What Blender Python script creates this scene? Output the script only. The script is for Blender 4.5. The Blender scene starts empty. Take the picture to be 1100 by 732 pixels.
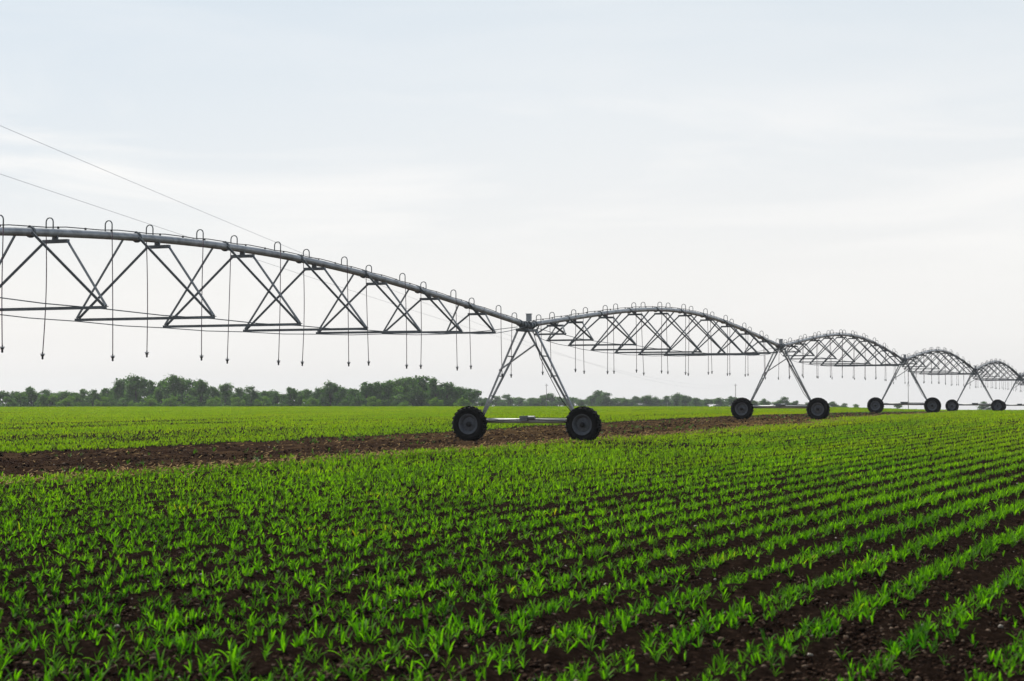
import bpy, math, random
import numpy as np
from mathutils import Vector, Matrix

random.seed(7)
rng = np.random.default_rng(11)
scene = bpy.context.scene
COL = scene.collection
R = math.radians

# ------------------------------------------------------------------ layout
EYE = 1.53
FPX = 1900.0                      # focal length in pixels of the 1100 px wide photograph
TAN = 14.0 / 34.2
SN, CS = TAN / math.hypot(1, TAN), 1 / math.hypot(1, TAN)
T1 = (0.50, 58.9)


def to_sq(X, Y):
    s = (X - T1[0]) * SN + (Y - T1[1]) * CS
    q = (X - T1[0]) * CS - (Y - T1[1]) * SN
    return s, q


def from_sq(s, q):
    return T1[0] + s * SN + q * CS, T1[1] + s * CS - q * SN


RT = 850.0 / FPX                  # the crop rows run at a slightly different angle from the pipe
RSN, RCS = RT / math.hypot(1, RT), 1 / math.hypot(1, RT)
ROW, ROW0 = .67, .04


def to_rows(X, Y):
    return (X - T1[0]) * RSN + (Y - T1[1]) * RCS, (X - T1[0]) * RCS - (Y - T1[1]) * RSN


def from_rows(s, q):
    return T1[0] + s * RSN + q * RCS, T1[1] + s * RCS - q * RSN


def smooth(x, a, b):
    t = np.clip((x - a) / (b - a), 0, 1)
    return t * t * (3 - 2 * t)


_ss = np.linspace(-400, 1200, 1601)
_prof = np.interp(_ss, [-400, -10, 0, 37, 74, 111, 148, 185, 230, 1200],
                  [0, 0, 0.0, .30, .27, .02, -.2, -.5, -.9, -.9])
_k = np.exp(-0.5 * (np.arange(-24, 25) / 8.0) ** 2)
_k /= _k.sum()
_prof = np.convolve(np.pad(_prof, 24, mode='edge'), _k, mode='valid')


def terrain(X, Y):
    X = np.asarray(X, float)
    Y = np.asarray(Y, float)
    s, q = to_sq(X, Y)
    right = np.interp(s, _ss, _prof)
    w = smooth(q, -34, -10)
    local = right * w + 0.03 * (1 - w)
    d = np.hypot(X, Y)
    far = EYE - 0.0105 * d
    t = smooth(d, 205, 380)
    return np.where(Y > 0, local * (1 - t) + far * t, np.minimum(0, far))


def tz(X, Y):
    return float(terrain(X, Y))


def hash2(i, j, seed):
    n = (i * 374761393 + j * 668265263 + seed * 982451653) & 0x7fffffff
    n = ((n ^ (n >> 13)) * 1274126177) & 0x7fffffff
    return ((n ^ (n >> 16)) & 0xffff) / 65535.0


def vnoise(x, y, seed=0):
    xi = np.floor(x).astype(np.int64)
    yi = np.floor(y).astype(np.int64)
    fx = x - xi
    fy = y - yi
    fx = fx * fx * (3 - 2 * fx)
    fy = fy * fy * (3 - 2 * fy)
    a = hash2(xi, yi, seed)
    b = hash2(xi + 1, yi, seed)
    c = hash2(xi, yi + 1, seed)
    d = hash2(xi + 1, yi + 1, seed)
    return (a * (1 - fx) + b * fx) * (1 - fy) + (c * (1 - fx) + d * fx) * fy


def near_edge(s):
    return np.interp(s, [-60, -20, 0, 15, 40, 70, 100, 130], [2.2, 1.5, 1.5, 2.9, 2.7, 2.2, .6, -1.5])


def strip_mask(X, Y):
    """1 inside the bare service track that runs under the machine"""
    s, q = to_sq(X, Y)
    n = (vnoise(s * .35, q * .5, 3) - .5) * 2.0 + (vnoise(s * 1.7, q * 1.7, 4) - .5) * 1.3
    lo = np.interp(s, [-60, 0, 20, 40, 110, 150], [-7.7, -7.6, -6.6, -5.3, -5.0, -4.4])
    hi = near_edge(s)
    return smooth(q + n * .6, lo - .35, lo + .35) * (1 - smooth(q + n, hi - .5, hi + .5))


# ------------------------------------------------------------------ materials
def new_mat(name):
    m = bpy.data.materials.new(name)
    m.use_nodes = True
    nt = m.node_tree
    nt.nodes.clear()
    out = nt.nodes.new('ShaderNodeOutputMaterial')
    return m, nt, out


def nd(nt, typ, **kw):
    n = nt.nodes.new(typ)
    for k, v in kw.items():
        if k.startswith('i_'):
            n.inputs[k[2:].replace('_', ' ')].default_value = v
        else:
            setattr(n, k, v)
    return n


def noise(nt, scale, detail=4, rough=.6, vec=None):
    n = nd(nt, 'ShaderNodeTexNoise')
    n.inputs['Scale'].default_value = scale
    n.inputs['Detail'].default_value = detail
    n.inputs['Roughness'].default_value = rough
    if vec is not None:
        nt.links.new(vec, n.inputs['Vector'])
    return n


def ramp(nt, fac, stops):
    r = nd(nt, 'ShaderNodeValToRGB')
    el = r.color_ramp.elements
    while len(el) < len(stops):
        el.new(.5)
    for e, (p, c) in zip(el, stops):
        e.position = p
        e.color = (*c, 1)
    nt.links.new(fac, r.inputs['Fac'])
    return r


def mixc(nt, fac, a, b, mode='MIX'):
    m = nd(nt, 'ShaderNodeMix', data_type='RGBA', blend_type=mode)
    for sock, v in ((m.inputs[0], fac), (m.inputs[6], a), (m.inputs[7], b)):
        if hasattr(v, 'links') or hasattr(v, 'is_linked'):
            nt.links.new(v, sock)
        elif isinstance(v, (int, float)):
            sock.default_value = v
        else:
            sock.default_value = (*v, 1)
    return m.outputs[2]


def simple_mat(name, col, rough=.6, metal=0.0, var=.25, scale=6.0, bump=0.0, spec=.5):
    m, nt, out = new_mat(name)
    p = nd(nt, 'ShaderNodeBsdfPrincipled')
    tc = nd(nt, 'ShaderNodeTexCoord')
    n = noise(nt, scale, 5, .65, tc.outputs['Object'])
    lo = tuple(c * (1 - var) for c in col)
    hi = tuple(min(1, c * (1 + var)) for c in col)
    r = ramp(nt, n.outputs['Fac'], [(.3, lo), (.7, hi)])
    nt.links.new(r.outputs['Color'], p.inputs['Base Color'])
    p.inputs['Roughness'].default_value = rough
    p.inputs['Metallic'].default_value = metal
    p.inputs['Specular IOR Level'].default_value = spec
    if bump:
        b = nd(nt, 'ShaderNodeBump')
        b.inputs['Strength'].default_value = bump
        b.inputs['Distance'].default_value = .01
        nt.links.new(n.outputs['Fac'], b.inputs['Height'])
        nt.links.new(b.outputs['Normal'], p.inputs['Normal'])
    nt.links.new(p.outputs['BSDF'], out.inputs['Surface'])
    return m


def leaf_mat(name, dark, light, trans, tip=None, low_scale=.25, tmix=.45, rough=.45, spec=.3, far=None):
    m, nt, out = new_mat(name)
    geo = nd(nt, 'ShaderNodeNewGeometry')
    n = noise(nt, low_scale, 3, .6, geo.outputs['Position'])
    f = nd(nt, 'ShaderNodeMath', operation='ADD')
    a = nd(nt, 'ShaderNodeMath', operation='MULTIPLY')
    a.inputs[1].default_value = .55
    nt.links.new(geo.outputs['Random Per Island'], a.inputs[0])
    b = nd(nt, 'ShaderNodeMath', operation='MULTIPLY_ADD')
    b.inputs[1].default_value = 1.3
    b.inputs[2].default_value = -.42
    nt.links.new(n.outputs['Fac'], b.inputs[0])
    nt.links.new(a.outputs[0], f.inputs[0])
    nt.links.new(b.outputs[0], f.inputs[1])
    stops = [(.1, dark), (.85, light)]
    if tip:
        stops.append((.97, tip))
    col = ramp(nt, f.outputs[0], stops).outputs['Color']
    if far:                                             # leaf colour blends to a yellower green further up the field
        sx = nd(nt, 'ShaderNodeSeparateXYZ')
        nt.links.new(geo.outputs['Position'], sx.inputs[0])
        fr = nd(nt, 'ShaderNodeMapRange')
        fr.inputs['From Min'].default_value = 11
        fr.inputs['From Max'].default_value = 75
        fr.inputs['To Max'].default_value = .62
        nt.links.new(sx.outputs['Y'], fr.inputs['Value'])
        mp = nd(nt, 'ShaderNodeMapping')               # rows differ a little in colour, in streaks along the rows
        mp.vector_type = 'TEXTURE'
        mp.inputs['Rotation'].default_value = (0, 0, math.atan2(RCS, RSN))
        mp.inputs['Scale'].default_value = (45, 2.2, 10)
        nt.links.new(geo.outputs['Position'], mp.inputs['Vector'])
        st = noise(nt, 1.0, 3, .6, mp.outputs['Vector'])
        fc = ramp(nt, st.outputs['Fac'], [(.32, tuple(c * k for c, k in zip(far, (.55, .72, 1)))), (.5, far), (.7, tuple(c * k for c, k in zip(far, (1.3, 1.02, 1))))]).outputs['Color']
        col = mixc(nt, fr.outputs[0], col, fc)
    p = nd(nt, 'ShaderNodeBsdfPrincipled')
    p.inputs['Roughness'].default_value = rough
    p.inputs['Specular IOR Level'].default_value = spec
    nt.links.new(col, p.inputs['Base Color'])
    t = nd(nt, 'ShaderNodeBsdfTranslucent')
    nt.links.new(mixc(nt, 1.0, col, trans, 'MULTIPLY'), t.inputs['Color'])
    mx = nd(nt, 'ShaderNodeMixShader')
    mx.inputs[0].default_value = tmix
    nt.links.new(p.outputs['BSDF'], mx.inputs[1])
    nt.links.new(t.outputs['BSDF'], mx.inputs[2])
    nt.links.new(mx.outputs[0], out.inputs['Surface'])
    return m


M = {}
M['galv'] = simple_mat('galvanised_steel', (.42, .43, .44), .42, .25, .4, 3.5, .1)
M['galv_dark'] = simple_mat('weathered_steel', (.19, .205, .215), .5, .3, .3, 7, .1)
M['galv_pale'] = simple_mat('pale_galvanised_steel', (.5, .51, .5), .5, .1, .12, 9, .1)
M['hose'] = simple_mat('purple_grey_hose', (.13, .07, .10), .55, 0, .15, 4)
M['black'] = simple_mat('black_plastic', (.012, .012, .014), .5, 0, .2, 20)
M['white'] = simple_mat('white_plastic', (.6, .6, .62), .5, 0, .1, 20)
M['rubber'] = simple_mat('tyre_rubber', (.0052, .0052, .0055), .8, 0, .5, 9, .2, .2)
M['rim'] = simple_mat('rim_steel', (.12, .13, .15), .55, .15, .3, 12, .1)
M['box'] = simple_mat('control_box_paint', (.42, .43, .44), .5, .1, .12, 9)
M['bark'] = simple_mat('tree_bark', (.05, .04, .032), .9, 0, .35, 3)
M['wood'] = simple_mat('pole_wood', (.22, .20, .18), .85, 0, .3, 3)
M['wire'] = simple_mat('aluminium_wire', (.6, .61, .63), .5, .1, .1, 3)
M['corn'] = leaf_mat('maize_leaf', (.014, .085, .005), (.108, .29, .008), (1.85, 1.95, .5), (.30, .26, .03), far=(.25, .33, .004),
                     low_scale=.35, tmix=.55, rough=.6, spec=.12)
M['weed'] = leaf_mat('weed_leaf', (.03, .11, .008), (.07, .18, .012), (1.5, 1.5, .6), low_scale=2, tmix=.4)
M['leaf_a'] = leaf_mat('tree_leaf_dark', (.026, .068, .016), (.07, .145, .034), (1.6, 1.9, .8), low_scale=.6, tmix=.5, rough=.6, spec=.2)
M['leaf_b'] = leaf_mat('tree_leaf_mid', (.034, .085, .018), (.09, .17, .036), (1.6, 1.9, .8), low_scale=.6, tmix=.5, rough=.6, spec=.2)
M['leaf_c'] = leaf_mat('shrub_leaf_light', (.065, .14, .018), (.13, .22, .034), (1.7, 2.0, .6), low_scale=.6, tmix=.5, rough=.6, spec=.2)


def ground_mat():
    m, nt, out = new_mat('field_soil')
    geo = nd(nt, 'ShaderNodeNewGeometry')
    pos = geo.outputs['Position']
    n1 = noise(nt, 14, 8, .75, pos)
    n2 = noise(nt, .6, 4, .6, pos)
    n3 = noise(nt, 45, 4, .7, pos)
    soil = ramp(nt, n1.outputs['Fac'], [(.32, (.006, .0039, .003)), (.55, (.023, .0148, .011)), (.75, (.072, .047, .034))]).outputs['Color']
    specks = ramp(nt, n3.outputs['Fac'], [(.0, (0, 0, 0)), (.70, (0, 0, 0)), (.78, (1, 1, 1))]).outputs['Color']
    soil = mixc(nt, specks, soil, (.13, .10, .075))
    track = ramp(nt, n1.outputs['Fac'], [(.32, (.010, .006, .0045)), (.55, (.034, .020, .014)), (.78, (.10, .062, .040))]).outputs['Color']
    pale = ramp(nt, n2.outputs['Fac'], [(.46, (0, 0, 0)), (.7, (.6, .6, .6))]).outputs['Color']
    track = mixc(nt, pale, track, (.105, .066, .036))
    at = nd(nt, 'ShaderNodeAttribute', attribute_name='track')
    col = mixc(nt, at.outputs['Fac'], soil, track)
    ed = nd(nt, 'ShaderNodeAttribute', attribute_name='track_edge')
    n4 = noise(nt, 2.2, 6, .7, pos)
    em = ramp(nt, n4.outputs['Fac'], [(.42, (0, 0, 0)), (.6, (1, 1, 1))]).outputs['Color']
    emf = nd(nt, 'ShaderNodeMath', operation='MULTIPLY')
    nt.links.new(em, emf.inputs[0])
    nt.links.new(ed.outputs['Fac'], emf.inputs[1])
    col = mixc(nt, emf.outputs[0], col, (.20, .13, .045))
    p = nd(nt, 'ShaderNodeBsdfPrincipled')
    p.inputs['Roughness'].default_value = .95
    p.inputs['Specular IOR Level'].default_value = .0
    nt.links.new(col, p.inputs['Base Color'])
    b = nd(nt, 'ShaderNodeBump')
    b.inputs['Strength'].default_value = .9
    b.inputs['Distance'].default_value = .08
    nt.links.new(n1.outputs['Fac'], b.inputs['Height'])
    nt.links.new(b.outputs['Normal'], p.inputs['Normal'])
    nt.links.new(p.outputs['BSDF'], out.inputs['Surface'])
    return m


M['soil'] = ground_mat()
def clod_mat():
    m, nt, out = new_mat('soil_clod')
    geo = nd(nt, 'ShaderNodeNewGeometry')
    c = ramp(nt, geo.outputs['Random Per Island'], [(0, (.008, .005, .004)), (.6, (.034, .021, .0155)), (.9, (.075, .05, .037)), (1, (.16, .12, .09))]).outputs['Color']
    p = nd(nt, 'ShaderNodeBsdfDiffuse')
    nt.links.new(c, p.inputs['Color'])
    nt.links.new(p.outputs['BSDF'], out.inputs['Surface'])
    return m


M['clod'] = clod_mat()
M['pebble'] = simple_mat('pale_pebble', (.30, .27, .23), .8, 0, .3, 9, .1, .3)
M['straw'] = simple_mat('dry_straw', (.27, .17, .055), .8, 0, .4, 3, 0, .2)


# ------------------------------------------------------------------ mesh helpers
class MB:
    def __init__(self):
        self.v = []
        self.f = []

    def box(self, c, size, rot=None):
        hx, hy, hz = (s / 2 for s in size)
        n = len(self.v)
        for z in (-hz, hz):
            for x, y in ((-hx, -hy), (hx, -hy), (hx, hy), (-hx, hy)):
                p = Vector((x, y, z))
                if rot:
                    p = rot @ p
                self.v.append(tuple(p + Vector(c)))
        for a in ((3, 2, 1, 0), (4, 5, 6, 7), (0, 1, 5, 4), (1, 2, 6, 5), (2, 3, 7, 6), (3, 0, 4, 7)):
            self.f.append(tuple(n + i for i in a))

    def bar(self, a, b, w, h=None, angle=False):
        """bar from a to b: a square one, or an L-shaped angle iron"""
        a = Vector(a)
        b = Vector(b)
        d = (b - a)
        rot = d.to_track_quat('X', 'Z').to_matrix()
        h = h or w
        if angle:
            t = w * .22
            off1 = rot @ Vector((0, w / 2 - t / 2, 0))
            off2 = rot @ Vector((0, -t / 2 - .0015, h / 2 - t / 2))
            self.box((a + b) / 2 + off1, (d.length, t, h), rot)
            self.box((a + b) / 2 + off2, (d.length, w - t - .003, t), rot)
        else:
            self.box((a + b) / 2, (d.length, w, h), rot)

    def tube(self, pts, r, seg=8, cap=True):
        pts = [Vector(p) for p in pts]
        n0 = len(self.v)
        rs = r if isinstance(r, (list, tuple)) else [r] * len(pts)
        up = None
        for i, p in enumerate(pts):
            t = (pts[min(i + 1, len(pts) - 1)] - pts[max(i - 1, 0)]).normalized()
            if up is None:
                up = Vector((0, 0, 1)) if abs(t.z) < .9 else Vector((1, 0, 0))
            s = t.cross(up).normalized()
            up = s.cross(t).normalized()
            for k in range(seg):
                a = 2 * math.pi * k / seg
                self.v.append(tuple(p + rs[i] * (math.cos(a) * s + math.sin(a) * up)))
        for i in range(len(pts) - 1):
            for k in range(seg):
                k2 = (k + 1) % seg
                self.f.append((n0 + i * seg + k, n0 + i * seg + k2, n0 + (i + 1) * seg + k2, n0 + (i + 1) * seg + k))
        if cap:
            self.f.append(tuple(n0 + k for k in reversed(range(seg))))
            e = n0 + (len(pts) - 1) * seg
            self.f.append(tuple(e + k for k in range(seg)))

    def lathe(self, prof, seg=24, M4=None, close=False):
        """profile of (r, h) turned about local z, then moved by M4"""
        n0 = len(self.v)
        for r, h in prof:
            for k in range(seg):
                a = 2 * math.pi * k / seg
                p = Vector((r * math.cos(a), r * math.sin(a), h))
                if M4:
                    p = M4 @ p
                self.v.append(tuple(p))
        np_ = len(prof)
        rng_ = np_ if close else np_ - 1
        for i in range(rng_):
            j = (i + 1) % np_
            for k in range(seg):
                k2 = (k + 1) % seg
                self.f.append((n0 + i * seg + k, n0 + i * seg + k2, n0 + j * seg + k2, n0 + j * seg + k))
        if not close:
            self.f.append(tuple(n0 + k for k in reversed(range(seg))))
            e = n0 + (np_ - 1) * seg
            self.f.append(tuple(e + k for k in range(seg)))

    def mesh(self, name, mat, smooth_=False):
        me = bpy.data.meshes.new(name)
        me.from_pydata(self.v, [], self.f)
        me.materials.append(mat)
        if smooth_:
            me.polygons.foreach_set('use_smooth', [True] * len(me.polygons))
        me.update()
        return me

    def build(self, name, mat, parent=None, smooth_=False, loc=None):
        return link(name, self.mesh(name, mat, smooth_), parent, loc)


def link(name, me, parent=None, loc=None):
    o = bpy.data.objects.new(name, me)
    COL.objects.link(o)
    if parent is not None:
        o.parent = parent
    if loc is not None:
        o.location = loc
    return o


def np_mesh(name, verts, faces4, mat, smooth_=False):
    """fast mesh of quads (or triangles) from arrays"""
    me = bpy.data.meshes.new(name)
    k = faces4.shape[1]
    me.vertices.add(len(verts))
    me.vertices.foreach_set('co', np.ascontiguousarray(verts, dtype=np.float32).ravel())
    me.loops.add(faces4.size)
    me.loops.foreach_set('vertex_index', np.ascontiguousarray(faces4, dtype=np.int32).ravel())
    me.polygons.add(len(faces4))
    me.polygons.foreach_set('loop_start', np.arange(0, faces4.size, k, dtype=np.int32))
    if smooth_:
        me.polygons.foreach_set('use_smooth', np.ones(len(faces4), dtype=bool))
    me.materials.append(mat)
    me.update(calc_edges=True)
    return me


def tag(o, label=None, cat=None, group=None, kind=None):
    for k, v in (('label', label), ('category', cat), ('group', group), ('kind', kind)):
        if v:
            o[k] = v
    return o


def empty(name, loc, rz=0):
    o = bpy.data.objects.new(name, None)
    o.empty_display_size = .2
    COL.objects.link(o)
    o.location = loc
    o.rotation_euler = (0, 0, rz)
    return o


# ------------------------------------------------------------------ ground sheet
def build_ground():
    r = [0.0]
    rr = .6
    while rr < 1600:
        r.append(rr)
        if rr < 6:
            rr *= 1.12
        elif rr < 26:
            rr *= 1.0042
        elif rr < 260:
            rr *= 1.006
        else:
            rr *= 1.06
    r = np.array(r)
    fine = np.linspace(-R(21), R(21), 560)
    coarse = np.linspace(R(21), 2 * math.pi - R(21), 90)[1:-1]
    a = np.concatenate([fine, coarse])
    na = len(a)
    Rr, A = np.meshgrid(r[1:], a, indexing='ij')
    X = Rr * np.sin(A)
    Y = Rr * np.cos(A)
    Z = terrain(X, Y)
    tr = strip_mask(X, Y) * (Y > 0)
    near = 1 - smooth(Rr, 60, 130)
    inwin = (np.abs(((A + math.pi) % (2 * math.pi)) - math.pi) < R(21)) * 1.0
    s, q = to_sq(X, Y)
    clod = (vnoise(X * 9, Y * 9, 1) - .5) * .035 + (vnoise(X * 22, Y * 22, 2) - .5) * .022 + (vnoise(X * 2.3, Y * 2.3, 5) - .5) * .05
    row = .02 * np.cos((to_rows(X, Y)[1] - ROW0) / ROW * 2 * math.pi) * (1 - tr)
    rut = 0.085 * (np.exp(-((q + 2.03) / .35) ** 2) + np.exp(-((q - 2.03) / .35) ** 2)) * tr
    Z = Z + (clod * (1 + .6 * tr) + row - rut) * near * inwin
    nz = len(r) - 1
    verts = np.stack([X.ravel(), Y.ravel(), Z.ravel()], 1)
    i = np.arange(nz - 1)[:, None]
    j = np.arange(na)[None, :]
    j2 = (j + 1) % na
    f = np.stack([i * na + j, i * na + j2, (i + 1) * na + j2, (i + 1) * na + j], -1).reshape(-1, 4)[:, ::-1]
    c = len(verts)
    verts = np.vstack([verts, [[0, 0, 0]]])
    # a small fan of quads closes the centre under the camera
    fan = np.array([[c, (2 * k + 2) % na, 2 * k + 1, 2 * k] for k in range(na // 2)])
    me = np_mesh('ground', verts, np.vstack([f, fan]), M['soil'], True)
    at = me.attributes.new('track', 'FLOAT', 'POINT')
    at.data.foreach_set('value', np.append(tr.ravel(), 0).astype(np.float32))
    lo = near_edge(s)
    edge = np.exp(-((q - lo - .2) / .8) ** 2) * (s < 120)
    patch = np.exp(-((s - 33) / 14) ** 2 - ((q - 1.5) / 2.2) ** 2) + .35 * smooth(s, -12, 8) * (1 - smooth(s, 45, 70)) * tr
    edge = np.clip(edge * .8 + patch * .7, 0, 1)
    at = me.attributes.new('track_edge', 'FLOAT', 'POINT')
    at.data.foreach_set('value', np.append(edge.ravel(), 0).astype(np.float32))
    o = link('ground', me)
    tag(o, 'dark brown ploughed field soil with a bare track', 'ground', None, 'structure')


# ------------------------------------------------------------------ maize
def leaf_batch(px, py, pz, h, nleaf, K, gen, wide=1.0):
    """leaf blades for N plants, returned as (verts, quads)"""
    N = len(px)
    P = N * nleaf
    k = np.tile(np.arange(nleaf), N)
    H = np.repeat(h, nleaf)
    bx, by, bz = (np.repeat(v, nleaf) for v in (px, py, pz))
    az0 = np.repeat(gen.uniform(0, 2 * math.pi, N), nleaf)
    az = az0 + np.where(k % 2 == 0, 0, math.pi) + gen.normal(0, .45, P)
    frac = (k + .5) / nleaf
    L = H * (.62 + .55 * np.sin(np.pi * np.clip(frac * .85 + .1, 0, 1))) * gen.uniform(.75, 1.2, P)
    base_h = H * (.05 + .38 * frac)
    el = np.radians(46 + 35 * frac) + gen.normal(0, .16, P)       # leaf leaves the stem this steep
    droop = np.radians(gen.uniform(25, 95, P) * (1.15 - .75 * frac))
    W = (.0108 + .0102 * np.sin(np.pi * np.clip(frac + .15, 0, 1))) * gen.uniform(.8, 1.25, P) * wide * (H / .26) ** .8
    roll = gen.normal(0, .45, P)
    prof = np.interp(np.linspace(0, 1, K + 1), [0, .15, .4, .7, .9, 1], [.45, .85, 1, .72, .32, .04])
    x = bx + .006 * np.cos(az)
    y = by + .006 * np.sin(az)
    z = bz + base_h
    V = np.empty((P, K + 1, 2, 3), np.float32)
    step = L / K
    for j in range(K + 1):
        t = j / K
        e = el - droop * t * t
        sx, sy, sz = -np.sin(az) * np.cos(roll), np.cos(az) * np.cos(roll), np.sin(roll)
        w = W * prof[j]
        V[:, j, 0] = np.stack([x - sx * w, y - sy * w, z - sz * w], -1)
        V[:, j, 1] = np.stack([x + sx * w, y + sy * w, z + sz * w], -1)
        x = x + step * np.cos(e) * np.cos(az)
        y = y + step * np.cos(e) * np.sin(az)
        z = z + step * np.sin(e)
    b = np.arange(P)[:, None] * (K + 1) * 2
    j = np.arange(K)[None, :] * 2
    F = np.stack([b + j, b + j + 1, b + j + 3, b + j + 2], -1).reshape(-1, 4)
    return V.reshape(-1, 3), F


def stems(px, py, pz, h, gen):
    """thin three-sided whorl (pseudo stem) of each plant"""
    N = len(px)
    V = np.empty((N, 2, 3, 3), np.float32)
    lean = gen.normal(0, .012, (N, 2))
    for lv, (rad, hz) in enumerate(((.007, -.03), (.005, .42))):
        for s in range(3):
            a = s * 2.094
            V[:, lv, s] = np.stack([px + rad * math.cos(a) + lean[:, 0] * lv, py + rad * math.sin(a) + lean[:, 1] * lv,
                                    pz + (hz if lv == 0 else hz * h)], -1)
    b = np.arange(N)[:, None] * 6
    F = np.concatenate([np.stack([b[:, 0] + s, b[:, 0] + (s + 1) % 3, b[:, 0] + 3 + (s + 1) % 3, b[:, 0] + 3 + s], -1) for s in range(3)])
    return V.reshape(-1, 3), F


def plant_positions():
    out = []
    kmin, kmax = -275, 140
    for k in range(kmin, kmax):
        q0 = k * ROW + ROW0
        s = np.arange(-70, 230, .027)
        s = s + rng.normal(0, .045, len(s))
        xs, ys = from_rows(s, q0)
        wild = np.interp(xs / np.maximum(ys, 5), [-.12, .17], [1, 0])       # sown less evenly towards the left
        q = q0 + rng.normal(0, 1, len(s)) * (.082 + .085 * wild) + (rng.random(len(s)) < .09 + .2 * wild) * rng.normal(0, .22, len(s)) + .05 * np.sin(s * .11 + k * .3)
        X, Y = from_rows(s, q)
        d = np.hypot(X, Y)
        keep = (Y > 6.5) & (np.abs(X) < .345 * Y + 1.0) & (d < 262)
        miss = .10
        vig = 1.0
        if -28.9 < q0 < -26.2:                 # thin rows: a sprayer lane in the far field
            miss, vig = .93, .65
        if -37.4 < q0 < -35.4 or -19.2 < q0 < -18.4:
            miss, vig = .6, .8
        if 5.1 < q0 < 5.7:
            miss, vig = .35, .85
        keep &= rng.random(len(s)) > miss
        if q0 < -8:                                # thin, pale streaks along the rows of the far field
            st = vnoise(s * .035 + 9, q * .33, 41) * .65 + vnoise(s * .12, q * .9, 42) * .35
            keep &= rng.random(len(s)) > smooth(st, .5, .75) * .5
        keep &= rng.random(len(s)) < np.interp(d, [24, 50, 90], [1, .75, .45])
        tr = strip_mask(X, Y)
        keep &= tr < .3
        patch = vnoise(X * .55, Y * .55, 21) * .6 + vnoise(X * .16, Y * .16, 22) * .4
        keep &= rng.random(len(s)) > smooth(.33 - patch, 0, .22) * .65
        X, Y, patch = X[keep], Y[keep], patch[keep]
        dd = np.hypot(X, Y)
        h = (.062 + .070 * patch) * np.interp(dd, [15, 45, 90], [.62, .72, .92]) * vig * rng.normal(1, .24, len(X)).clip(.5, 1.7)
        out.append(np.stack([X, Y, h], -1))
    return np.vstack(out)


def build_maize():
    P = plant_positions()
    d = np.hypot(P[:, 0], P[:, 1])
    inview = (np.abs(P[:, 0]) < .292 * P[:, 1]) & (P[:, 1] > 9.35)
    order = np.argsort(np.where(inview, d, 1e9))[:300]
    # sixteen plant shapes; every near plant is its own object
    shapes = []
    for i in range(30):
        nl = random.choice((4, 5, 5, 6))
        v, f = leaf_batch(np.zeros(1), np.zeros(1), np.zeros(1), np.full(1, .26), nl, 7, rng)
        v2, f2 = stems(np.zeros(1), np.zeros(1), np.zeros(1), np.full(1, .26), rng)
        shapes.append(np_mesh('maize_seedling', np.vstack([v, v2]), np.vstack([f, f2 + len(v)]), M['corn'], True))
    for n, i in enumerate(order):
        X, Y, h = P[i]
        o = link('maize_seedling', shapes[n % 30])
        o.location = (X, Y, tz(X, Y) + near_relief(X, Y))
        sc_ = h / .26
        o.scale = (sc_, sc_, sc_)
        o.rotation_euler = (random.gauss(0, .13), random.gauss(0, .13), random.uniform(0, 6.283))
        side = X / Y
        if side > .12:
            lab = 'young bright green maize seedling in the near rows at the bottom right of the field'
        elif side > -.10:
            lab = 'young green maize seedling in the near rows at the bottom centre of the field'
        else:
            lab = 'young green maize seedling in the near rows at the bottom left of the field'
        tag(o, lab, 'maize plant', 'maize seedlings of the nearest rows')
    rest = np.ones(len(P), bool)
    rest[order] = False
    P, d = P[rest], d[rest]
    VV, FF, n0 = [], [], 0
    for lo, hi, nl, K, wide in ((0, 26, 5, 5, 1.0), (26, 60, 4, 3, 1.15), (60, 120, 3, 2, 1.4), (120, 270, 3, 2, 1.6)):
        m = (d >= lo) & (d < hi)
        X, Y, h = P[m].T
        z = terrain(X, Y) + near_relief(X, Y)
        v, f = leaf_batch(X, Y, z, h, nl, K, rng, wide)
        VV.append(v)
        FF.append(f + n0)
        n0 += len(v)
        if hi <= 60:
            v, f = stems(X, Y, z, h, rng)
            VV.append(v)
            FF.append(f + n0)
            n0 += len(v)
    print('maize plants', len(P), 'faces', sum(len(f) for f in FF))
    o = link('maize_crop', np_mesh('maize_crop', np.vstack(VV), np.vstack(FF), M['corn'], True))
    tag(o, 'field of young green maize in long rows on dark soil', 'maize crop', None, 'stuff')


def near_relief(X, Y):
    q = to_rows(X, Y)[1] - ROW0
    return .02 * np.cos(q / ROW * 2 * math.pi) * (1 - smooth(np.hypot(X, Y), 60, 130))


ICO = None


def ico_arrays():
    t = (1 + 5 ** .5) / 2
    v = np.array([(-1, t, 0), (1, t, 0), (-1, -t, 0), (1, -t, 0), (0, -1, t), (0, 1, t), (0, -1, -t), (0, 1, -t), (t, 0, -1), (t, 0, 1), (-t, 0, -1), (-t, 0, 1)], float)
    v /= np.linalg.norm(v[0])
    f = np.array([(0, 11, 5), (0, 5, 1), (0, 1, 7), (0, 7, 10), (0, 10, 11), (1, 5, 9), (5, 11, 4), (11, 10, 2), (10, 7, 6), (7, 1, 8), (3, 9, 4), (3, 4, 2), (3, 2, 6), (3, 6, 8), (3, 8, 9), (4, 9, 5), (2, 4, 11), (6, 2, 10), (8, 6, 7), (9, 8, 1)])
    return v, f


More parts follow.
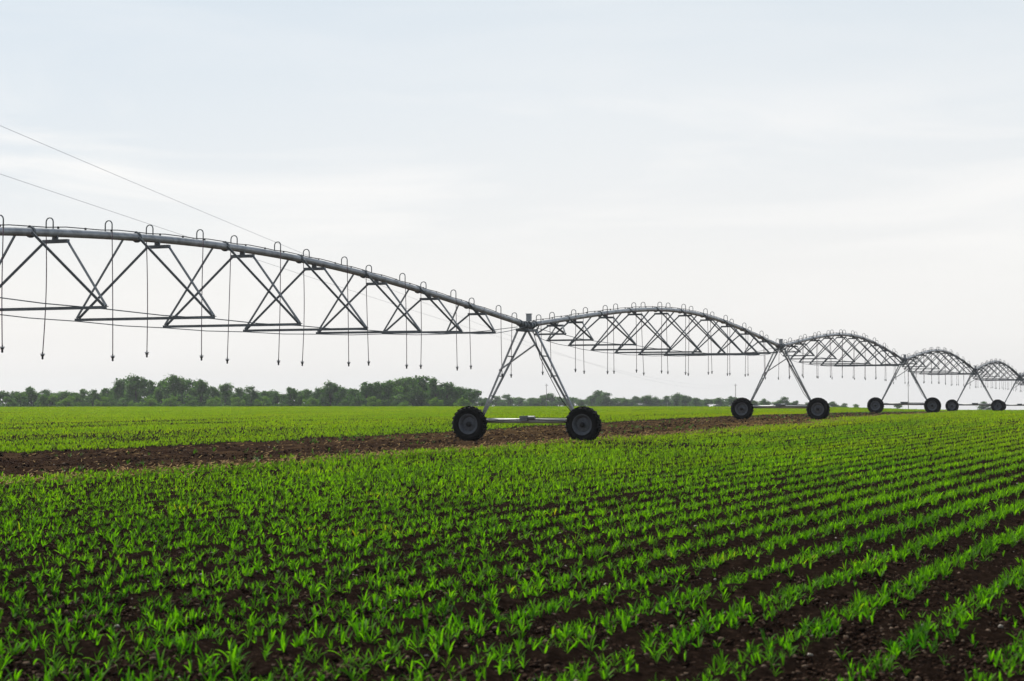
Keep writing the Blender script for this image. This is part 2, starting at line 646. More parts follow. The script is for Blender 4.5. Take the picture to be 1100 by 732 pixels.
def lumps(name, X, Y, size, mat, label, cat):
    v, f = ico_arrays()
    N = len(X)
    jit = rng.uniform(.6, 1.3, (N, 12, 1))
    V = v[None] * jit * size[:, None, None] * np.stack([np.ones(N), rng.uniform(.6, 1.2, N), rng.uniform(.45, .8, N)], -1)[:, None, :]
    a = rng.uniform(0, 6.28, N)
    c, s_ = np.cos(a)[:, None], np.sin(a)[:, None]
    W = np.stack([V[..., 0] * c - V[..., 1] * s_ + X[:, None], V[..., 0] * s_ + V[..., 1] * c + Y[:, None],
                  V[..., 2] + (terrain(X, Y) + near_relief(X, Y))[:, None] + size[:, None] * .15], -1)
    F = (np.arange(N)[:, None, None] * 12 + f[None]).reshape(-1, 3)
    o = link(name, np_mesh(name, W.reshape(-1, 3), F, mat))
    tag(o, label, cat, None, 'stuff')


def wedge_points(n, d0, d1, half=.33):
    d = np.sqrt(rng.uniform(d0 * d0, d1 * d1, n)) if d1 / d0 < 3 else d0 * (d1 / d0) ** rng.random(n)
    t = rng.uniform(-half, half, n)
    return d * np.sin(t), d * np.cos(t)


def build_litter():
    X, Y = wedge_points(110000, 7.5, 45)
    lumps('soil_clods', X, Y, rng.gamma(2.2, .0045, len(X)).clip(.005, .022), M['clod'], 'small dark clods of loose soil between the rows', 'soil clods')
    X, Y = wedge_points(900, 8, 70)
    lumps('pale_pebbles', X, Y, rng.gamma(2, .005, len(X)).clip(.005, .024), M['pebble'], 'scattered pale pebbles and chips on the dark soil', 'pebbles')
    # clods on the bare track
    s = rng.uniform(-45, 110, 26000)
    q = rng.uniform(-8, 3, 26000)
    X, Y = from_sq(s, q)
    k = (strip_mask(X, Y) > .5) & (np.abs(X) < .33 * Y + 2)
    X, Y = X[k], Y[k]
    lumps('track_clods', X, Y, rng.gamma(2.0, .011, len(X)).clip(.01, .06), M['clod'], 'dark clods of turned soil along the bare track', 'soil clods')
    # straw along the near edge of the track
    n = 9000
    s = rng.uniform(-45, 100, n)
    hi = near_edge(s)
    q = hi + rng.normal(.1, .8, n)
    q[: n // 4] = rng.uniform(-7, 1.5, n // 4)
    X, Y = from_sq(s, q)
    k = np.abs(X) < .33 * Y + 2
    X, Y = X[k], Y[k]
    N = len(X)
    z = terrain(X, Y) + .025
    a = rng.uniform(0, math.pi, N)
    L = rng.uniform(.04, .16, N)
    w = rng.uniform(.004, .012, N)
    tilt = rng.normal(0, .25, N)
    dx, dy, dz = np.cos(a) * L, np.sin(a) * L, np.abs(np.sin(tilt)) * L
    ox, oy = -np.sin(a) * w, np.cos(a) * w
    V = np.stack([np.stack([X - ox, Y - oy, z], -1), np.stack([X + ox, Y + oy, z], -1),
                  np.stack([X + dx + ox, Y + dy + oy, z + dz + .01], -1), np.stack([X + dx - ox, Y + dy - oy, z + dz], -1)], 1)
    F = np.arange(N * 4).reshape(-1, 4)
    o = link('straw_litter', np_mesh('straw_litter', V.reshape(-1, 3), F, M['straw']))
    tag(o, 'dry yellow straw lying along the edge of the bare track', 'straw', None, 'stuff')
    # weeds in and beside the track
    n = 2600
    s = rng.uniform(-45, 120, n)
    q = rng.uniform(-7.5, 3.5, n)
    X, Y = from_sq(s, q)
    cl = vnoise(s * .22, q * .6, 31)
    k = (np.abs(X) < .33 * Y + 2) & (strip_mask(X, Y) > .2) & (cl > .60)
    X, Y = X[k], Y[k]
    v, f = leaf_batch(X, Y, terrain(X, Y), rng.uniform(.05, .12, len(X)), 6, 3, rng, 1.3)
    o = link('weeds', np_mesh('weeds', v, f, M['weed'], True))
    tag(o, 'small green weeds sprouting on the bare track', 'weeds', None, 'stuff')


# ------------------------------------------------------------------ irrigation machine
TOW = []
for xi, d in ((0, 58.9), (288, 93.1), (421, 127.3), (497, 161.5), (545, 195.7), (580, 229.9)):
    X = T1[0] if xi == 0 else xi * d / FPX
    TOW.append((X, d))
T0 = (T1[0] - 14.0, T1[1] - 34.2)
NODE = [T0] + TOW
GZ = [tz(*p) for p in NODE]
PIPE_R = .085
TOPZ = 3.84


def arch(u):
    par = 1 - (2 * u - 1) ** 2
    return TOPZ + 1.16 * (.7 * par + .3 * math.sin(math.pi * u) ** 2)


XU = [.115, .211, .307, .404, .5, .596, .693, .789, .885]
XUX, XWX, XZX = [.06] + XU, [1.05] + [1.64, 2.56, 3.2, 3.6, 3.78, 3.6, 3.2, 2.56, 1.64], [3.60] + [3.44, 3.34, 3.23, 3.18, 3.16, 3.18, 3.23, 3.34, 3.44]
XU0 = [1.004 - v for v in (.131, .226, .319, .415, .511, .608, .706, .80, .885)][::-1]
XW = [1.64, 2.56, 3.2, 3.6, 3.78, 3.6, 3.2, 2.56, 1.64]
XZ = [3.44, 3.34, 3.23, 3.18, 3.16, 3.18, 3.23, 3.34, 3.44]


def nozzle_mesh():
    b = MB()
    prof = [(.012, .075), (.016, .07), (.016, .03), (.026, .028), (.030, .0), (.046, -.008), (.046, -.022), (.024, -.03), (.026, -.06), (.020, -.07), (.030, -.085), (.018, -.10), (.008, -.105)]
    b.lathe(prof[::-1], 12)
    return b.mesh('nozzle', M['black'], False)


def ring_mesh():
    b = MB()
    b.lathe([(.017, -.006), (.055, -.006), (.055, .016), (.017, .016)], 12, close=True)
    return b.mesh('splash_ring', M['white'], False)


NOZ = nozzle_mesh()
RING = ring_mesh()


def build_span(i, label, gr):
    (xa, ya), (xb, yb) = NODE[i], NODE[i + 1]
    za, zb = GZ[i], GZ[i + 1]
    L = math.hypot(xb - xa, yb - ya)
    root = empty('irrigation_span', (xa, ya, za), math.atan2(yb - ya, xb - xa))
    tag(root, label, 'irrigation span', gr)
    dz = zb - za
    E = .55                                             # the pipe ends at the tower joint
    zp = lambda u: arch(u) + dz * u
    # main pipe with its bolted flanges
    b = MB()
    us = [E / L + (1 - 2 * E / L) * k / 60 for k in range(61)]
    b.tube([(u * L, 0, zp(u)) for u in us], PIPE_R, 14)
    pipe = b.build('main_pipe', M['galv'], root, True)
    for u in [E / L + .004] + [v - .3 / L for v in (XU0 if i == 0 else XU)] + [1 - E / L - .004]:
        t = Vector((.02 * L, 0, zp(u + .01) - zp(u - .01))).normalized()
        c = Vector((u * L, 0, zp(u)))
        b = MB()
        b.tube([c - t * .025, c + t * .025], .115, 14)
        b.build('flange', M['galv_dark'], pipe)
    # control cable clipped on top of the pipe
    b = MB()
    b.tube([(u * L, .05, zp(u) + PIPE_R + .035 + .012 * math.sin(u * 260)) for u in us], .011, 5)
    for k in range(40):
        u = .02 + .96 * k / 39
        b.box((u * L, .05, zp(u) + PIPE_R + .02), (.03, .03, .06))
    b.build('control_cable', M['black'], pipe)
    # truss frames: a cross bar under the pipe hung on four braces
    XN, WN, ZN = (XU0, [w * .955 for w in XW], XZ) if i == 0 else (XUX, XWX, XZX)
    for u, w, z in zip(XN, WN, ZN):
        x = u * L
        zc = z + dz * u
        b = MB()
        b.bar((x, -w / 2 - .07, zc), (x, w / 2 + .07, zc), .075, .06, True)
        fr = b.build('truss_crossbar', M['galv_dark'], root)
        ua, ub = u - .5 / L, u + .5 / L
        xa_, xb_ = ua * L, ub * L
        zb_ = zp(ub) - .17
        b = MB()
        b.box((xb_, 0, zb_), (.09, .60, .07))
        b.box((xb_ - .02, 0, zb_ + .07), (.05, .12, .08))
        b.build('spreader_plate', M['galv_dark'], fr)
        for sg in (-1, 1):
            b = MB()
            b.bar((xa_, sg * .17, zp(ua) - .01), (x - .03, sg * w / 2, zc + .03), .055, .055, True)
            b.build('brace', M['galv_dark'], fr)
            b = MB()
            b.bar((xb_, sg * .27, zb_ - .01), (x + .03, sg * w / 2, zc + .03), .055, .055, True)
            b.build('brace', M['galv_dark'], fr)
    # the two tension rods
    for sg in (-1, 1):
        b = MB()
        pts = [(E, sg * .12, zp(E / L) - .12)] + [(u * L, sg * (w / 2 + .02), z + dz * u - .03) for u, w, z in zip(XN, WN, ZN)] + [(L - E, sg * .12, zp(1 - E / L) - .12)]
        for p0, p1 in zip(pts[:-1], pts[1:]):
            p0, p1 = Vector(p0), Vector(p1)
            b.tube([p0, (p0 + p1) / 2 - Vector((0, 0, .025)), p1], .011, 5)
        b.build('truss_rod', M['galv_dark'], root)
    # hanging sprinklers
    for k in range(21):
        u = .0235 + .0476 * k
        sg = -1 if k % 2 == 0 else 1                    # right and left of the pipe in turn
        if i == 0:
            sg = -sg
        x = u * L
        z0 = zp(u)
        zn = 2.31 + dz * u + random.uniform(-.07, .07) - (.14 if (u < .08 or u > .92) else 0)
        b = MB()
        pts = [(0, 0, PIPE_R * .8), (0, 0, .22)]
        for a in range(1, 8):
            an = math.pi * a / 8
            pts.append((0, sg * .085 * (1 - math.cos(an)), .22 + .085 * math.sin(an)))
        pts += [(0, sg * .17, .22), (0, sg * .17, .05)]
        b.tube(pts, .0135, 7)
        neck = b.build('sprinkler_drop', M['galv_dark'], root, True, (x, 0, z0))
        b = MB()
        lx, ly = random.gauss(0, .055), random.gauss(0, .04)
        bw = random.gauss(0, .025)
        hp = []
        for a in range(9):
            t = a / 8
            bow = math.sin(t * math.pi) * bw
            hp.append((lx * t + bow, sg * .17 + ly * t, .06 + (zn - z0 - .0) * t + (0.0 if a else .02)))
        b.tube(hp, .0105, 6)
        b.build('hose', M['hose'], neck, True)
        e = hp[-1]
        link('nozzle', NOZ, neck, (e[0], e[1], e[2])).scale = (.8, .8, .85)
        link('splash_ring', RING, neck, (e[0], e[1], e[2] + .012)).scale = (.85, .85, 1)
    return root


# wheel: axle along local x; built once and shared
def wheel_meshes():
    Rw, W = .61, .36
    rot = Matrix.Rotation(R(90), 4, 'Y')
    b = MB()
    h = W / 2
    prof = [(.33, -h * .62), (.36, -h * .86), (.46, -h * 1.0), (.535, -h * .9), (.572, -h * .62), (.58, 0), (.572, h * .62), (.535, h * .9), (.46, h), (.36, h * .86), (.33, h * .62), (.33, 0)]
    b.lathe(prof, 48, rot, True)
    n = 22
    for k in range(n):
        for sg in (-1, 1):
            a = 2 * math.pi * (k + (.5 if sg > 0 else 0)) / n
            for q in range(3):                          # a slanted lug in three pieces
                aa = a - .055 * q
                xx = sg * (.03 + .055 * q)
                rr = .583 - .006 * q
                m = Matrix.Rotation(aa, 3, 'X') @ Matrix.Rotation(sg * .55, 3, 'Z')
                c = Matrix.Rotation(aa, 3, 'X') @ Vector((xx, 0, rr))
                b.box(c, (.075, .04, .042), m)
    tyre = b.mesh('tyre', M['rubber'])
    b = MB()
    prof = [(.05, .10), (.09, .10), (.10, .03), (.235, .01), (.25, .03), (.285, .10), (.325, .135), (.345, .135), (.345, .118), (.318, .10), (.318, -.12), (.345, -.13), (.33, -.14), (.30, -.12), (.27, -.03), (.10, -.02), (.05, -.02)]
    b.lathe([(r, -z) for r, z in prof], 36, rot, True)
    for k in range(8):
        a = 2 * math.pi * k / 8
        c = Vector((-.045, .17 * math.cos(a), .17 * math.sin(a)))
        b.tube([c + Vector((-.02, 0, 0)), c + Vector((.04, 0, 0))], .016, 6)
    rim = b.mesh('rim', M['rim'])
    b = MB()
    b.lathe([(.085, .0), (.085, .11), (.06, .14), (.03, .15)], 16, Matrix.Rotation(R(-90), 4, 'Y') @ Matrix.Translation((0, 0, .02)))
    hub = b.mesh('hub', M['black'])
    return tyre, rim, hub


TYRE, RIM, HUB = wheel_meshes()


def build_tower(i, label, gr):
    X, Y = NODE[i]
    z = GZ[i]
    xa, ya = NODE[i - 1]
    xb, yb = NODE[min(i + 1, len(NODE) - 1)]
    ang = math.atan2(yb - ya, xb - xa)
    root = empty('drive_tower', (X, Y, z), ang)
    tag(root, label, 'wheeled tower', gr)
    # local x along the pipe, local -y to the right
    bz = .66
    b = MB()
    b.tube([(.16, -2.15, bz), (.16, 2.15, bz)], .08, 16)
    beam = b.build('base_beam', M['galv_pale'], root, True)
    b = MB()
    b.box((.05, .12, bz + .08), (.16, .28, .17))
    b.tube([(.05, .02, bz + .10), (.05, -.26, bz + .10)], .07, 12)
    b.build('drive_motor', M['galv_dark'], beam)
    b = MB()
    b.tube([(.05, .3, bz + .05), (.05, 1.4, bz + .0)], .018, 6)
    b.build('drive_shaft', M['galv_dark'], beam)
    b = MB()
    b.tube([(.05, -.26, bz + .05), (.05, -1.4, bz + .0)], .018, 6)
    b.build('drive_shaft', M['galv_dark'], beam)
    for sg in (-1, 1):
        w = link('wheel', HUB, root, (-.12, sg * 2.03, .545))
        tyre = link('tyre', TYRE, w)
        rim = link('rim', RIM, w)
        w.rotation_euler = (random.uniform(0, 6.28), 0, 0)
        if sg == -1 and False:
            pass
        b = MB()
        b.box((.17, sg * 2.03, bz - .06), (.2, .26, .26))
        b.build('wheel_gearbox', M['galv_dark'], root)
    # four legs in two pairs, meeting at the beam ends
    for sg in (-1, 1):
        for sx in (-1, 1):
            b = MB()
            top = Vector((sx * .38, sg * .14, TOPZ - .13))
            bot = Vector((.16 + sx * .045, sg * 1.72, bz + .05))
            b.bar(top, bot, .075, .075, True)
            b.build('leg', M['galv'], root)
        for t in (.3, .52, .74):                        # ties between the two legs of a pair
            b = MB()
            xx = .38 + (.045 - .38) * t
            yy = sg * (.14 + (1.72 - .14) * t)
            zz = TOPZ - .13 + (bz + .05 - TOPZ + .13) * t
            b.bar((-xx + .02 + .16 * t, yy, zz), (xx - .02 + .16 * t, yy, zz), .04)
            b.build('leg_tie', M['galv_dark'], root)
    b = MB()
    b.bar((-.19, .92, TOPZ - 1.50), (-.36, -.42, TOPZ - .66), .045)
    b.build('diagonal_brace', M['galv'], root)
    # head with the flexible pipe joint and the electrical box
    b = MB()
    b.box((-.42, 0, TOPZ - .16), (.08, .44, .09))
    b.box((.42, 0, TOPZ - .16), (.08, .44, .09))
    b.box((0, .16, TOPZ - .17), (.76, .07, .08))
    b.box((0, -.16, TOPZ - .17), (.76, .07, .08))
    b.build('tower_head', M['galv_dark'], root)
    b = MB()
    b.tube([(-.62, 0, TOPZ + .05), (-.3, 0, TOPZ - .005), (0, 0, TOPZ - .01), (.3, 0, TOPZ - .005), (.62, 0, TOPZ + .05)], .098, 14)
    for xx in (-.45, -.18, .18, .45):
        b.tube([(xx - .025, 0, TOPZ + .008), (xx + .025, 0, TOPZ + .008)], .128, 14)
    b.build('pipe_joint', M['galv_dark'], root, False)
    b = MB()
    b.box((.02, -.06, TOPZ + .25), (.13, .15, .24))
    b.box((.02, -.06, TOPZ + .381), (.16, .18, .02))
    cb = b.build('control_box', M['box'], root)
    b = MB()
    b.bar((.02, -.06, TOPZ + .06), (.02, -.06, TOPZ + .128), .05)
    b.build('box_stand', M['galv_dark'], cb)
    # cable down the leg
    b = MB()
    b.tube([(-.05, -.1, TOPZ + .1), (-.3, -.35, TOPZ - .25), (-.33, -.6, TOPZ - 1.1), (-.15, -1.3, TOPZ - 2.5), (.06, -1.62, bz + .22), (.07, -1.3, bz + .10), (.06, -.3, bz + .10)], .014, 6)
    b.build('cable', M['black'], root)


def build_machine():
    gs, gt = 'spans of the irrigation machine', 'wheeled towers of the irrigation machine'
    labs = ['largest arched irrigation span, cut off by the left edge of the photo',
            'second arched irrigation span, between the two nearest wheeled towers',
            'third irrigation span, between the second and third towers from the left',
            'fourth, small irrigation span, between the third and fourth towers from the left',
            'fifth, tiny irrigation span, reaching to the last tower at the right edge',
            'far irrigation span running out of the photo past the last tower']
    for i, l in enumerate(labs):
        build_span(i, l, gs)
    labs = ['largest and nearest galvanised A-frame tower on two black tyres, left of centre',
            'second galvanised A-frame tower, on the dark track in front of the far trees',
            'third A-frame tower, left wheel at the end of the dark bare track',
            'fourth small A-frame tower, its wheel close beside the third tower',
            'farthest small A-frame tower at the right edge of the photo']
    for i, l in enumerate(labs):
        build_tower(i + 1, l, gt)


# ------------------------------------------------------------------ trees
def tree_shapes(n, mats, seed, wide=1.0, low=.12):
    out = []
    g = np.random.default_rng(seed)
    for t in range(n):
        # unit tree: 1 high
        nb = int(g.integers(20, 28))
        blobs = []
        for k in range(nb):
            h = .05 + .83 * g.random() ** .9
            spread = wide * .30 * (1 - max(0, h - .35) / .85) * g.uniform(.8, 1.2)
            a = g.uniform(0, 6.283)
            rr = spread * math.sqrt(g.uniform(.15, 1))
            blobs.append((rr * math.cos(a), rr * math.sin(a), h, g.uniform(.08, .17)))
        blobs.append((g.normal(0, .05), g.normal(0, .05), .9, .10))
        V = []
        tot = 4200
        vol = np.array([b[3] ** 2 for b in blobs])
        cnt = (vol / vol.sum() * tot).astype(int)
        for (bx, by, bz, br), c in zip(blobs, cnt):
            d = g.normal(0, 1, (c, 3))
            d /= np.linalg.norm(d, axis=1, keepdims=True)
            rad = br * (g.random(c) ** .45) * (1 + .35 * g.normal(0, .5, c))
            p = d * rad[:, None] * np.array([1.1, 1.1, .85]) + np.array([bx, by, bz])
            keep = p[:, 2] > .03
            p, d = p[keep], d[keep]
            c = len(p)
            nrm = d + g.normal(0, .6, (c, 3)) + np.array([0, 0, .3])
            nrm /= np.linalg.norm(nrm, axis=1, keepdims=True)
            ref = g.normal(0, 1, (c, 3))
            u = np.cross(nrm, ref)
            u /= np.linalg.norm(u, axis=1, keepdims=True)
            w = np.cross(nrm, u)
            sz = g.uniform(.014, .034, c)[:, None]
            a2 = g.uniform(.5, 1, c)[:, None]
            V.append(np.stack([p - u * sz, p - w * sz * a2, p + u * sz, p + w * sz * a2], 1).reshape(-1, 3))
        V = np.vstack(V)
        F = np.arange(len(V)).reshape(-1, 4)
        crown = np_mesh('crown', V, F, mats[t % len(mats)])
        b = MB()
        b.tube([(0, 0, -.12), (.005, 0, .1), (-.006, .008, .3), (.01, -.005, .55), (0, 0, .8)], [.026, .02, .016, .011, .003], 7)
        for bx, by, bz, br in blobs[:9]:
            z0 = max(.1, bz * .55)
            b.tube([(0, 0, z0), (bx * .55, by * .55, (z0 + bz) / 2), (bx, by, bz)], [.010, .007, .003], 5)
        trunk = b.mesh('trunk', M['bark'])
        out.append((crown, trunk))
    return out


def ordinal(n):
    w = ['first', 'second', 'third', 'fourth', 'fifth', 'sixth', 'seventh', 'eighth', 'ninth', 'tenth', 'eleventh', 'twelfth', 'thirteenth',
         'fourteenth', 'fifteenth', 'sixteenth', 'seventeenth', 'eighteenth', 'nineteenth', 'twentieth']
    tens = {2: 'twenty', 3: 'thirty', 4: 'forty'}
    return w[n - 1] if n <= 20 else tens[n // 10] + '-' + w[n % 10 - 1] if n % 10 else tens[n // 10] + 'th'


def build_trees():
    tall = tree_shapes(7, [M['leaf_a'], M['leaf_b'], M['leaf_a']], 5, 1.35, .0)
    bush = tree_shapes(5, [M['leaf_c'], M['leaf_b'], M['leaf_c']], 9, 2.0, -.15)

    def put(xp, top, d, shp, name, label, cat, group, wscale=1.0):
        X = (xp - 550) / FPX * d
        z = tz(X, d)
        ztop = EYE + (425 - top) / FPX * d
        h = (ztop - z)
        root = empty(name, (X, d, z), random.uniform(0, 6.28))
        tag(root, label, cat, group)
        ws = h * wscale
        for nm, me in (('crown', shp[0]), ('trunk', shp[1])):
            o = link(nm, me, root)
            o.scale = (ws, ws, h)
        return root

    # (photo x, photo y of the top, depth, width factor) ; the skyline of the photograph
    west = [(3, 419, 400, 1.0), (18, 420, 410, 1.1), (34, 415, 395, 1.0), (48, 418, 405, 1.0)]
    tallc = [(134, 406, 395, 1.0), (146, 402, 390, 1.0), (160, 408, 410, .9), (174, 407, 395, .9), (188, 402, 388, 1.0), (202, 406, 400, 1.0), (216, 407, 392, .8), (228, 414, 404, .9)]
    mid = [(242, 411, 400, .9), (256, 416, 410, 1.0), (270, 414, 395, .9), (284, 419, 415, 1.0), (298, 420, 405, 1.1), (312, 415, 395, 1.0), (328, 417, 405, 1.0), (343, 416, 400, 1.0)]
    dome = [(355, 409, 398, .9), (368, 416, 408, 1.0), (381, 417, 400, 1.0), (394, 409, 392, .9), (406, 409, 400, 1.0), (418, 408, 405, 1.0), (430, 405, 400, 1.1), (443, 404, 395, 1.1), (456, 403, 402, 1.1),
            (468, 405, 398, 1.0), (480, 410, 402, 1.0), (491, 415, 408, 1.1), (501, 419, 412, 1.1)]
    under = [(88, 417, 402, 1.0), (100, 418, 398, 1.0), (113, 416, 400, 1.0), (122, 417, 405, 1.0), (70, 420, 405, 1.0)]
    groups = [(west, 'dark tree in the low tree line at the left edge', 'of four'), (under, 'leafy low tree just left of the tall dark clump', 'of five'),
              (tallc, 'tall dark tree in the high clump behind the left field', 'of eight'),
              (mid, 'mid-height tree between the tall clump and the dome', 'of eight'), (dome, 'dense dark tree in the dome-shaped wood left of the nearest tower', '')]
    for lst, lab, _ in groups:
        for n, (x, t, d, w) in enumerate(sorted(lst)):
            put(x, t, d, tall[random.randrange(7)], 'broadleaf_tree', ordinal(n + 1) + ' ' + lab, 'tree', 'trees along the far edge of the field', w)
    # a lower back row fills the gaps between the front trees
    fill = [x + random.uniform(-4, 4) for x in range(8, 506, 15)]
    for n, x in enumerate(fill):
        top = 421 + random.uniform(-2, 2) - (5 if 128 < x < 232 or x > 350 else 0) - (5 if 400 < x < 475 else 0)
        put(x, top, 425 + random.uniform(-8, 8), tall[random.randrange(7)], 'broadleaf_tree',
            ordinal(n + 1) + ' tree from the left in the shorter row behind the front tree line', 'tree', 'trees along the far edge of the field', 1.7)
    # lighter shrubs at the foot of the left trees
    xs = [8, 26, 44, 58, 74, 92, 108, 124, 142, 162, 184, 206, 230, 254, 280, 306, 336, 366, 398, 432, 466, 494]
    for n, x in enumerate(xs):
        put(x + random.uniform(-4, 4), random.uniform(424, 430) - (3 if x < 130 else 0), random.uniform(368, 384), bush[random.randrange(5)], 'field_shrub',
            ordinal(n + 1) + ' light green shrub from the left along the foot of the trees', 'shrub', 'shrubs at the foot of the tree line', .95)
    # the paler, more distant line to the right of the nearest tower
    far = [(512, 425), (521, 427), (532, 425), (546, 423), (558, 427), (571, 428), (581, 424), (590, 422), (601, 426), (612, 428), (624, 429), (633, 425), (643, 419), (651, 421), (662, 427), (672, 428),
           (683, 425), (695, 424), (704, 426), (716, 425), (728, 422), (736, 424), (748, 427), (760, 428), (772, 427), (786, 425), (797, 427), (810, 430), (822, 428), (842, 426), (855, 430),
           (868, 432), (882, 430), (894, 431), (907, 433), (920, 434), (934, 436)]
    for n, (x, t) in enumerate(far):
        put(x, t, 640 + random.uniform(-35, 35), tall[random.randrange(7)], 'broadleaf_tree',
            ordinal(n + 1) + ' blue-grey tree from the left in the distant line right of the nearest tower', 'tree', 'trees of the distant line', 1.15)
    for n in range(26):
        x = 508 + n * 15.5
        top = 427.5 if x < 800 else 431 + (x - 800) / 30
        put(x + random.uniform(-4, 4), top + random.uniform(-1.5, 1.5), 690 + random.uniform(-10, 10), tall[random.randrange(7)], 'broadleaf_tree',
            ordinal(n + 1) + ' low blue-grey tree from the left filling gaps in the distant line', 'tree', 'trees of the distant line', 2.2)
    put(964, 433, 640, tall[1], 'broadleaf_tree', 'lone pale distant tree behind the third tower from the left', 'tree', 'trees of the distant line', 1.5)
    put(1057, 431, 600, tall[2], 'broadleaf_tree', 'lone distant tree behind the farthest small towers, left one of two', 'tree', 'trees of the distant line', 1.2)
    put(1066, 434, 600, tall[4], 'broadleaf_tree', 'lone distant tree behind the farthest small towers, right one of two', 'tree', 'trees of the distant line', 1.2)


# ------------------------------------------------------------------ power line
def build_power_line():
    labs = {587: 'thin far utility pole seen between the legs of the nearest tower', 790: 'thin far utility pole just left of the second tower',
            975.5: 'thin far utility pole under the third tower from the left'}
    ends = None
    for x, lab in labs.items():
        d = 500.0
        X = (x - 550) / FPX * d
        z = tz(X, d)
        top = EYE + (425 - 412.5) / FPX * d
        root = empty('utility_pole', (X, d, z), R(35))
        tag(root, lab, 'utility pole', 'poles of the power line')
        b = MB()
        b.tube([(0, 0, -.4), (0, 0, (top - z) * .5), (0, 0, top - z)], [.10, .09, .07], 8)
        b.build('pole', M['wood'], root, True)
        b = MB()
        b.box((0, 0, top - z - .45), (1.1, .07, .08))
        arm = b.build('crossarm', M['wood'], root)
        for sx in (-.5, .5):
            b = MB()
            b.lathe([(.03, 0), (.055, .04), (.035, .09), (.05, .13), (.02, .18)], 10, Matrix.Translation((sx, 0, top - z - .39)))
            b.build('insulator', M['white'], arm)
        if x == 790:
            ends = [root.location + Vector((sx * math.cos(R(35)), sx * math.sin(R(35)), top - z - .2)) for sx in (-.5, .5)]
    for (yi, d0, sag, end, lab) in ((135, 60.0, 4.0, ends[1], 'upper of two thin wires crossing the sky at the upper left'),
                                    (187, 60.0, 2.6, ends[0], 'lower of two thin wires crossing the sky at the upper left')):
        a = Vector((-550 / FPX * d0, d0, EYE + (425 - yi) / FPX * d0))
        pts = []
        for k in range(-14, 121):
            t = k / 120 if k > 0 else k / 120
            t = math.copysign(abs(t) ** 1.5, t)
            p = a.lerp(end, t)
            p.z -= 4 * sag * t * (1 - t)
            pts.append(p)
        b = MB()
        b.tube(pts, .007, 6)
        o = b.build('power_wire', M['wire'], None, True)
        tag(o, lab, 'wire', 'wires of the power line')


# ------------------------------------------------------------------ haze, light, camera
SUN_EL, SUN_AZ = 55.0, -42.0        # azimuth measured from straight ahead, positive to the right


def build_haze():
    b = MB()
    b.box((0, 0, -1), (3600, 3600, 38))
    m, nt, out = new_mat('haze')
    v = nd(nt, 'ShaderNodeVolumePrincipled')
    v.inputs['Color'].default_value = (.91, .945, 1.0, 1)
    v.inputs['Density'].default_value = .00021
    v.inputs['Anisotropy'].default_value = .5
    nt.links.new(v.outputs['Volume'], out.inputs['Volume'])
    o = b.build('haze', m)
    tag(o, 'thin pale haze lying over the far fields', 'haze', None, 'stuff')


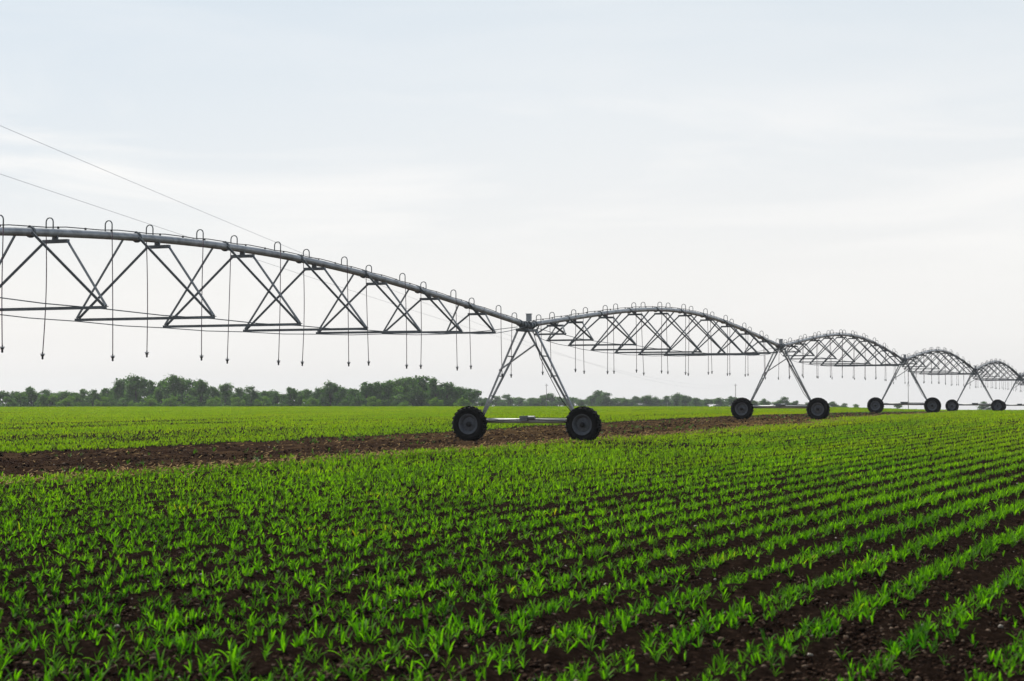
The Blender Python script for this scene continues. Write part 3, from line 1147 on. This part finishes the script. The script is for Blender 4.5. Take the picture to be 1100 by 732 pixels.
def build_world():
    w = bpy.data.worlds.new('World')
    scene.world = w
    w.use_nodes = True
    nt = w.node_tree
    nt.nodes.clear()
    out = nd(nt, 'ShaderNodeOutputWorld')
    sky = nd(nt, 'ShaderNodeTexSky', sky_type='NISHITA')
    sky.sun_disc = False
    sky.sun_elevation = R(SUN_EL)
    sky.sun_rotation = R(SUN_AZ)
    sky.dust_density = 3.0
    sky.air_density = 1.0
    bg = nd(nt, 'ShaderNodeBackground')
    bg.inputs['Strength'].default_value = .10
    nt.links.new(sky.outputs['Color'], bg.inputs['Color'])
    # thin veil of high cloud: its own brightness, streaked by noise
    tc = nd(nt, 'ShaderNodeTexCoord')
    mp = nd(nt, 'ShaderNodeMapping')
    mp.inputs['Rotation'].default_value = (0, R(-12), R(10))
    mp.inputs['Scale'].default_value = (4.2, 4.2, 24)
    nt.links.new(tc.outputs['Generated'], mp.inputs['Vector'])
    n = noise(nt, 1.0, 6, .55, mp.outputs['Vector'])
    n.inputs['Distortion'].default_value = .6
    sep = nd(nt, 'ShaderNodeSeparateXYZ')
    nt.links.new(tc.outputs['Generated'], sep.inputs[0])
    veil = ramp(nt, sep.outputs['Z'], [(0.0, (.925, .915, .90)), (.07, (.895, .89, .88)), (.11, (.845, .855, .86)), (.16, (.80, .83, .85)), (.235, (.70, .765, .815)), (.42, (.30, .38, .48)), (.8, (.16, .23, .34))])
    streak = ramp(nt, n.outputs['Fac'], [(.46, (0, 0, 0)), (.66, (1, 1, 1))])
    side = nd(nt, 'ShaderNodeMapRange')                 # clearer, bluer air towards the left
    side.inputs['From Min'].default_value = -.32
    side.inputs['From Max'].default_value = .05
    side.inputs['To Min'].default_value = 1
    side.inputs['To Max'].default_value = 0
    nt.links.new(sep.outputs['X'], side.inputs['Value'])
    zz = nd(nt, 'ShaderNodeMapRange')
    zz.inputs['From Min'].default_value = .06
    zz.inputs['From Max'].default_value = .24
    nt.links.new(sep.outputs['Z'], zz.inputs['Value'])
    sm = nd(nt, 'ShaderNodeMath', operation='MULTIPLY')
    nt.links.new(side.outputs[0], sm.inputs[0])
    nt.links.new(zz.outputs[0], sm.inputs[1])
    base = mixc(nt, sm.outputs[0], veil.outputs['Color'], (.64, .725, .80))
    hz = nd(nt, 'ShaderNodeMapRange')                   # the streaks lie in a low band
    hz.inputs['From Min'].default_value = .125
    hz.inputs['From Max'].default_value = .175
    hz.inputs['To Min'].default_value = 1
    hz.inputs['To Max'].default_value = .18
    nt.links.new(sep.outputs['Z'], hz.inputs['Value'])
    sf = nd(nt, 'ShaderNodeMath', operation='MULTIPLY')
    nt.links.new(streak.outputs['Color'], sf.inputs[0])
    nt.links.new(hz.outputs[0], sf.inputs[1])
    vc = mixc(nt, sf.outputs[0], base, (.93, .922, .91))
    bg2 = nd(nt, 'ShaderNodeBackground')
    # the sky away from the sun is dimmer than the bright sky in front
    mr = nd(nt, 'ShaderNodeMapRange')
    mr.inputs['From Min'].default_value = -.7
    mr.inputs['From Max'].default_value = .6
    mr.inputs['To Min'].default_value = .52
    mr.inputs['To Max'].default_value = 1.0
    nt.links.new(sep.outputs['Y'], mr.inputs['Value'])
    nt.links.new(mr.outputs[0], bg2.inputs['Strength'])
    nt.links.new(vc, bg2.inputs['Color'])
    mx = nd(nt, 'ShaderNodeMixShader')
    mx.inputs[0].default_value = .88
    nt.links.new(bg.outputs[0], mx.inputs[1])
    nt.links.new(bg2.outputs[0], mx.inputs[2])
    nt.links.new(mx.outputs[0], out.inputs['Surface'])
    l = bpy.data.lights.new('sun', 'SUN')
    l.energy = 4.3
    l.angle = R(.8)
    l.color = (1, .95, .86)
    o = bpy.data.objects.new('sun', l)
    COL.objects.link(o)
    a, e = R(SUN_AZ), R(SUN_EL)
    to_sun = Vector((math.sin(a) * math.cos(e), math.cos(a) * math.cos(e), math.sin(e)))
    o.rotation_euler = to_sun.to_track_quat('Z', 'Y').to_euler()
    o.location = to_sun * 200


def build_camera():
    c = bpy.data.cameras.new('camera')
    c.sensor_width = 36
    c.lens = FPX / 1100 * 36
    c.clip_start = .1
    c.clip_end = 20000
    o = bpy.data.objects.new('camera', c)
    COL.objects.link(o)
    o.location = (0, 0, EYE)
    o.rotation_euler = (R(90) + math.atan((425 - 366) / FPX), 0, 0)
    c.dof.use_dof = True
    c.dof.focus_distance = 55
    c.dof.aperture_fstop = 5.0
    scene.camera = o


build_ground()
build_maize()
build_litter()
build_machine()
build_trees()
build_power_line()
build_haze()
build_world()
build_camera()

scene.render.engine = 'CYCLES'
scene.cycles.use_denoising = True
scene.cycles.max_bounces = 6
scene.cycles.diffuse_bounces = 3
scene.cycles.transmission_bounces = 4
scene.cycles.volume_bounces = 0
scene.view_settings.view_transform = 'Standard'
scene.view_settings.look = 'None'
scene.view_settings.exposure = .14
scene.view_settings.gamma = 1
scene.render.resolution_x = 1024
scene.render.resolution_y = 681
